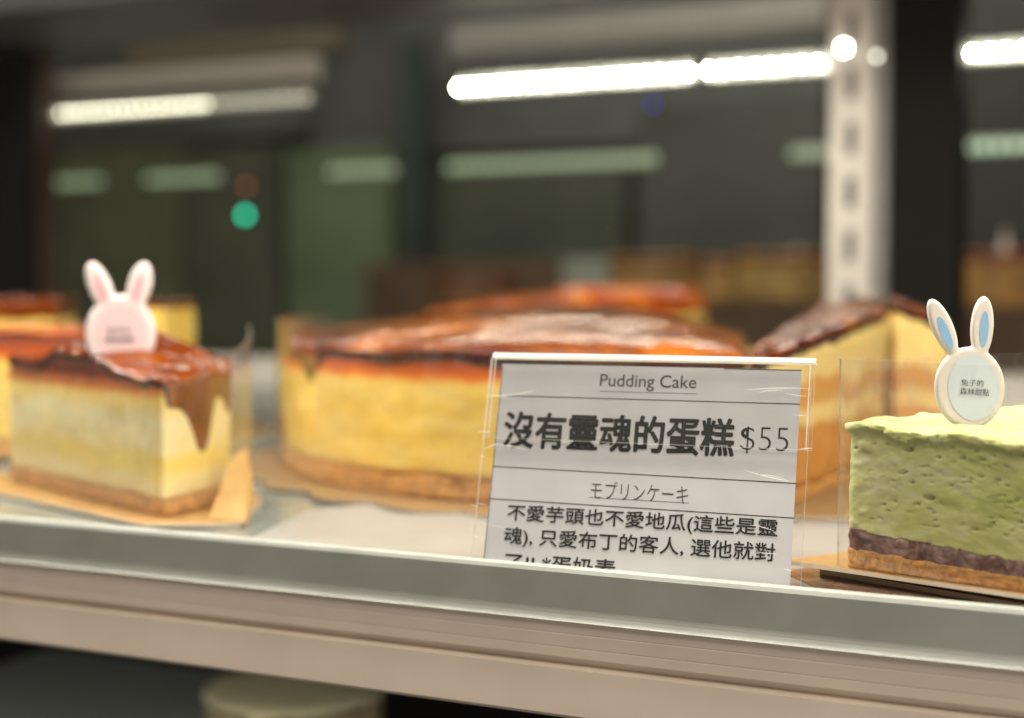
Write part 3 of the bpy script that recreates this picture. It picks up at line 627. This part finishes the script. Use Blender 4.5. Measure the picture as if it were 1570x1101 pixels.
def text(name, body, pbl, ptr, mat, off=0., z=.004, outline=None, box_=None):
    c = bpy.data.curves.new(name, 'FONT'); c.body = body; c.offset = off; c.resolution_u = 6
    o = bpy.data.objects.new(name, c); link(o); bpy.context.view_layer.update()
    me = bpy.data.meshes.new_from_object(o.evaluated_get(bpy.context.evaluated_depsgraph_get())); bpy.data.objects.remove(o)
    me.materials.clear(); me.materials.append(mat)
    xs = [v.co.x for v in me.vertices]; ys = [v.co.y for v in me.vertices]; x0, x1, y0, y1 = min(xs), max(xs), min(ys), max(ys)
    if box_: x0, x1, y0, y1 = box_
    for v in me.vertices:
        v.co = Vector((pbl[0]+(v.co.x-x0)/(x1-x0)*(ptr[0]-pbl[0]), pbl[1]+(v.co.y-y0)/(y1-y0)*(ptr[1]-pbl[1]), z))*S
    o = link(bpy.data.objects.new(name, me)); return o, (x0, x1, y0, y1)
def row(body, bl, tr, mat=m_ink, off=0., z=.004, box_=None, bold=0.):
    o, bx = text('printed_text', body, ST(*bl), ST(*tr), mat, off, z, box_=box_); o.parent = card
    if bold:                                  # heavier strokes: the same glyphs printed again around their place
        bm = bmesh.new(); bm.from_mesh(o.data); src = bm.copy()
        for k in range(8):
            a = k*math.pi/4; tmp = bpy.data.meshes.new('tmp'); src.to_mesh(tmp)
            for v in tmp.vertices: v.co += Vector((math.cos(a)*bold, math.sin(a)*bold, .0008*(k+1)))*S
            bm.from_mesh(tmp); bpy.data.meshes.remove(tmp)
        bm.to_mesh(o.data); bm.free(); src.free()
    return bx
def rule(a, b, w=.016, z=.003):
    p, q = Vector(ST(*a)), Vector(ST(*b)); d = (q-p).normalized(); nn = Vector((-d.y, d.x))*w/2
    mesh('ruled_line', [(*(p-nn), z), (*(q-nn), z), (*(q+nn), z), (*(p+nn), z)], [(0, 1, 2, 3)], m_ink, card, False)
row('Pudding Cake', (919, 598), (1068.5, 576.5), m_inkg, .004)
rule((918, 600), (1068, 604), .012)
row('沒有靈魂的蛋糕', (771, 685.5), (1127, 643), m_ink, 0, bold=.022)
row('沒有靈魂的蛋糕', (771.8, 684.6), (1126, 644), plain('ink_hairline', (.07, .07, .068), .5), -.030, .0125)
row('$55', (1134, 695), (1210, 656), m_ink, -.018)
row('モブリンケーキ'.replace('ブ', 'プ'), (905, 764.5), (1056, 745), m_inkg, -.006)
rule((903, 762.5), (1056, 771.5), .012)
row('不愛芋頭也不愛地瓜(這些是靈', (777, 801), (1193, 796.5), m_ink, 0, bold=.005)
row('魂), 只愛布丁的客人, 選他就對', (772, 837), (1189, 833.5), m_ink, 0, bold=.005)
row('了!! *蛋奶素', (773, 878), (944, 858.5), m_ink, 0, bold=.005)
rule((766, 606.5), (1226.5, 619.8), .022); rule((755, 715), (1221.5, 741.3), .022); rule((750, 764.5), (1218.5, 794.5), .022)
rule((771, 562), (741, 870), .018); rule((1110, 565.5), (1229, 568), .02)
# acrylic holder
hold = signroot('sign_holder', 'clear cracked acrylic sign holder standing behind the rail', 'sign holder')
tl = ST(757, 543, .06); tr_ = ST(1250, 556, .06); bl = ST(720, 862, .06)
hl, hr, ht = tl[0], tr_[0], tl[1]
bL = ST(722, 858, -.06)[0]; bR = ST(1238, 690, -.06)[0]
sub('back_plate', [(bL, -.1), (bR, -.1), (bR, ht-.08), (bL, ht-.08)], -.16, -.07, [m_acr, m_acredge], hold)
fb_ = ST(1240, 690, .12)[1]
sub('front_flap', [(hl-.03, fb_), (hr+.03, fb_), (hr, ht-.08), (hl, ht-.08)], .06, .12, [m_acr, m_acredge], hold)
# rounded fold along the top
n = 12; vs = []; fs = []; cr = .135
for k in range(n+1):
    a = math.pi*k/n
    for x in (hl, hr): vs.append((x, ht-.08+cr*math.sin(a), -.02-cr*math.cos(a)))
for k in range(n+1):
    a = math.pi*k/n
    for x in (hl, hr): vs.append((x, ht-.08+(cr-.08)*math.sin(a), -.02-(cr-.08)*math.cos(a)))
for k in range(n):
    a = 2*k; fs.append((a, a+1, a+3, a+2)); b = 2*(n+1)+2*k; fs.append((b, b+2, b+3, b+1))
    fs += [(a, a+2, b+2, b), (a+1, b+1, b+3, a+3)]
m_fold = film('acrylic_fold', .55, .3, .08, (1, 1, .95)); mesh('top_fold', vs, fs, m_fold, hold)
# base foot reaching sideways
o = box('base_foot', (bL-.2, -.0, -2.6), (ST(1268, 905)[0], .11, .14), m_acr, hold, .02); o.rotation_euler = (LEAN, 0, 0); o.location = (0, -.12*S, 0)
o = box('base_edge', (bR-.9, .0, .145), (ST(1268, 905)[0]+.02, .11, .17), m_acredge, hold, .01); o.rotation_euler = (LEAN, 0, 0); o.location = (0, -.12*S, 0)
# side seams of the flap
for x in (hl+.10, hr-.10):
    sub('side_seam', [(x-.015, fb_), (x+.015, fb_), (x+.012, ht-.1), (x-.012, ht-.1)], .125, .135, [m_acredge], hold)
# cracks
rr = random.Random(3); vs = []; fs = []
def crack(p, q, w, bow=.0):
    vs = []; fs = []; p, q = Vector(ST(*p)), Vector(ST(*q)); d = q-p; nn = Vector((-d.y, d.x)).normalized(); b0 = 0; K = 10
    for k in range(K+1):
        t = k/K; c = p+d*t+nn*(bow*math.sin(math.pi*t)+.012*n1(t*5, p.x*3)); ww = w*math.sin(math.pi*min(1, t*.9+.08))*(0.6+.6*abs(n1(t*9, p.y*5)))
        vs.extend([(*(c-nn*ww/2), .139), (*(c+nn*ww/2), .139)])
        if k: fs.append((b0+2*k-2, b0+2*k, b0+2*k+1, b0+2*k-1))
    mesh('crack', vs, fs, m_scr, hold, False)
for p, q, w, b in (((747, 609), (828, 599), .035, -.05), ((744, 690), (770, 680), .03, 0), ((766, 684), (806, 690), .035, .03), ((735, 663), (757, 664), .025, 0), ((724, 776), (738, 777), .02, 0),
                   ((1143, 600), (1246, 598), .028, .04), ((1164, 604), (1205, 600), .02, .02), ((1142, 722), (1222, 741), .03, -.02), ((1160, 729), (1212, 739), .02, .04), ((1218, 638), (1240, 639), .02, 0),
                   ((1152, 806), (1192, 817), .022, .02), ((1158, 846), (1196, 850), .022, -.02), ((733, 772), (750, 776), .018, 0), ((738, 700), (748, 702), .025, 0), ((1222, 671), (1250, 690), .0, 0),
                   ((1228, 690), (1248, 689), .03, 0), ((745, 803), (780, 812), .014, 0), ((1205, 605), (1240, 610), .015, 0), ((729, 823), (738, 824), .02, 0), ((1203, 873), (1217, 876), .02, 0)):
    if w: crack(p, q, w, b)
# ================================================================== RABBIT TOPPERS
def ell(px, py, cx, cy, a, b, ang):
    ca, sa = math.cos(ang), math.sin(ang); x, y = px-cx, py-cy; u, v = x*ca+y*sa, -x*sa+y*ca
    k = math.hypot(u/a, v/b); g = math.hypot(u/a**2, v/b**2) or 1e-6
    return (k*k-k)/max(g, 1e-6)/1.0 if k > 1e-6 else -min(a, b)
def topper(name, ells, inner, texts, k, depth, foot_px, ms, label):
    bx, by = foot_px; base = PD(bx, by, depth)
    t = empty(name, base, AL+.12, label, 'cake topper', 'rabbit cake toppers')
    def sdf(x, y):
        ds = [ell(x, y, *e) for e in ells]; r = ds[0]
        for d in ds[1:]:
            h = max(0, 5-abs(r-d))/5; r = min(r, d)-h*h*5*.25
        return r
    step = 2.0; xs = [e[0]-max(e[2], e[3]) for e in ells]+[e[0]+max(e[2], e[3]) for e in ells]; ys = [e[1]-max(e[2], e[3]) for e in ells]+[e[1]+max(e[2], e[3]) for e in ells]
    x0, x1, y0, y1 = min(xs)-4, max(xs)+4, min(ys)-4, max(ys)+4; nx, ny = int((x1-x0)/step), int((y1-y0)/step)
    grid = {}; vs = []; D = {}
    for i in range(nx+1):
        for j in range(ny+1): D[i, j] = sdf(x0+i*step, y0+j*step)
    cells = [(i, j) for i in range(nx) for j in range(ny) if sum(D[i+a, j+b] for a in (0, 1) for b in (0, 1))/4 < 0]
    used = sorted({(i+a, j+b) for i, j in cells for a in (0, 1) for b in (0, 1)}); cnt = {}
    for i, j in cells:
        for a in (0, 1):
            for b in (0, 1): cnt[i+a, j+b] = cnt.get((i+a, j+b), 0)+1
    R_ = 7.0; T_ = 4.6; fr = []; bk = []
    for (i, j) in used:
        x, y = x0+i*step, y0+j*step; d = D[i, j]
        if cnt[i, j] < 4:
            for _ in range(4):
                d = sdf(x, y); gx = (sdf(x+.5, y)-sdf(x-.5, y)); gy = (sdf(x, y+.5)-sdf(x, y-.5)); g = gx*gx+gy*gy or 1
                x -= gx*d/g; y -= gy*d/g
            d = 0
        q = min(1, max(0, -d)/R_); h = T_*math.sqrt(max(0, 1-(1-q)**2))
        grid[i, j] = len(fr); fr.append(((x-bx)*k, -h*k-.01, (by-y)*k)); bk.append(((x-bx)*k, h*k*.6+.01, (by-y)*k))
    n = len(fr); fs = []
    edges = {}
    for i, j in cells:
        q = [grid[i, j], grid[i+1, j], grid[i+1, j+1], grid[i, j+1]]; fs.append(tuple(q)); fs.append(tuple(n+a for a in q[::-1]))
        for a, b in zip(q, q[1:]+q[:1]):
            if (b, a) in edges: del edges[b, a]
            else: edges[a, b] = 1
    for a, b in edges: fs.append((a, b, n+b, n+a))
    mesh('rabbit_plate', fr+bk, fs, ms[0], t)
    for nm, e, mt in inner:
        P = []; ca, sa = math.cos(e[4]), math.sin(e[4])
        for q in range(48):
            a = 2*math.pi*q/48; u, v = e[2]*math.cos(a), e[3]*math.sin(a); P.append((e[0]+u*ca-v*sa, e[1]+u*sa+v*ca))
        hh = lambda x, y: T_*math.sqrt(max(0, 1-(1-min(1, max(0, -sdf(x, y))/R_))**2))*k+.016
        vs = [((e[0]-bx)*k, -hh(e[0], e[1])-.004, (by-e[1])*k)]
        for f in (.4, .75, 1.0):
            for (x, y) in P:
                X, Y = e[0]+(x-e[0])*f, e[1]+(y-e[1])*f; vs.append(((X-bx)*k, -hh(X, Y)-.004, (by-Y)*k))
        fs = [(0, 1+q, 1+(q+1) % 48) for q in range(48)]+[(1+r*48+q, 1+r*48+(q+1) % 48, 49+r*48+(q+1) % 48, 49+r*48+q) for r in (0, 1) for q in range(48)]
        mesh(nm, vs, fs, mt, t)
    for body, cx, cy, w, h, rot in texts:
        o, _ = text('lettering', body, (-w/2*k, -h/2*k), (w/2*k, h/2*k), m_ink, 0, 0)
        o.parent = t; o.location = Vector(((cx-bx)*k, -T_*k-.045, (by-cy)*k))*S; o.rotation_euler = (math.radians(90), rot, 0)
    return t
topper('cake_topper', [(1485, 594, 56.5, 63, -.14), (1440, 501, 17, 47, -.44), (1503.5, 501, 18.5, 47, .05)],
       [('face_badge', (1489, 594, 41, 51, -.14), m_bluep), ('inner_ear', (1442.5, 510, 7, 27.5, -.42), m_blue), ('inner_ear', (1504.5, 504, 7, 27.5, .05), m_blue)],
       [('兔子的', 1486, 586, 36, 10, .06), ('森林甜點', 1490, 600, 47, 11, .06)], 32.4/FPX, 32.4, (1495, 654), (m_white,), 'white rabbit topper with blue ears on the green matcha slice')
topper('cake_topper', [(186, 512, 53, 60, .0), (156, 440, 17.5, 40, -.36), (215, 439, 18, 38, .26)],
       [('face_badge', (187, 512, 39, 46, 0), m_pinkp), ('inner_ear', (158, 444, 6, 23, -.33), m_pink), ('inner_ear', (213, 443, 6, 22, .28), m_pink)],
       [('兔子的', 184, 506, 34, 9, 0), ('森林甜點', 186, 520, 44, 10, 0)], 45.2/FPX, 45.2, (186, 574), (m_whitep,), 'white rabbit topper with pink ears on the left pudding slice')
# ================================================================== LOWER TIER
c = PZ(412, 1062, -10.6); lc = empty('cream_cake', (c.x, c.y+2, -16.99), 0, 'blurred cream coloured round cake on the tier below', 'cake')
P = [(3.9*math.cos(a), 3.9*math.sin(a), 0) for a in [2*math.pi*k/64 for k in range(64)]]
tp = lambda x, y: 6.2+.08*N(x, y)-.03*(x*x+y*y)*.4
wall_body('cake_body', P, lowc, lambda x, y, i, s: tp(x, y), 8, lambda i, s, x, y, z, b: .05*N(s, z), [plain('cream_side', (.55, .45, .26), .5)], lc, tp, 8)
glaze_cap('cream_top', P, tp, .15, lambda s, x, y, f: .5+.2*N(s*.6), plain('cream_top_m', (.72, .66, .42), .4), lc, 8)
a = PZ(-60, 1075, -12); b = PZ(250, 1085, -12)
tag(box('grey_tray', (-9, -3, 0), (7.5, 9, 5.1), plain('tray_grey', (.30, .32, .32), .4, .2), loc=(a.x+6, a.y, -16.99), bev=.2), 'grey tray on the tier below, left of the cream cake', 'tray')
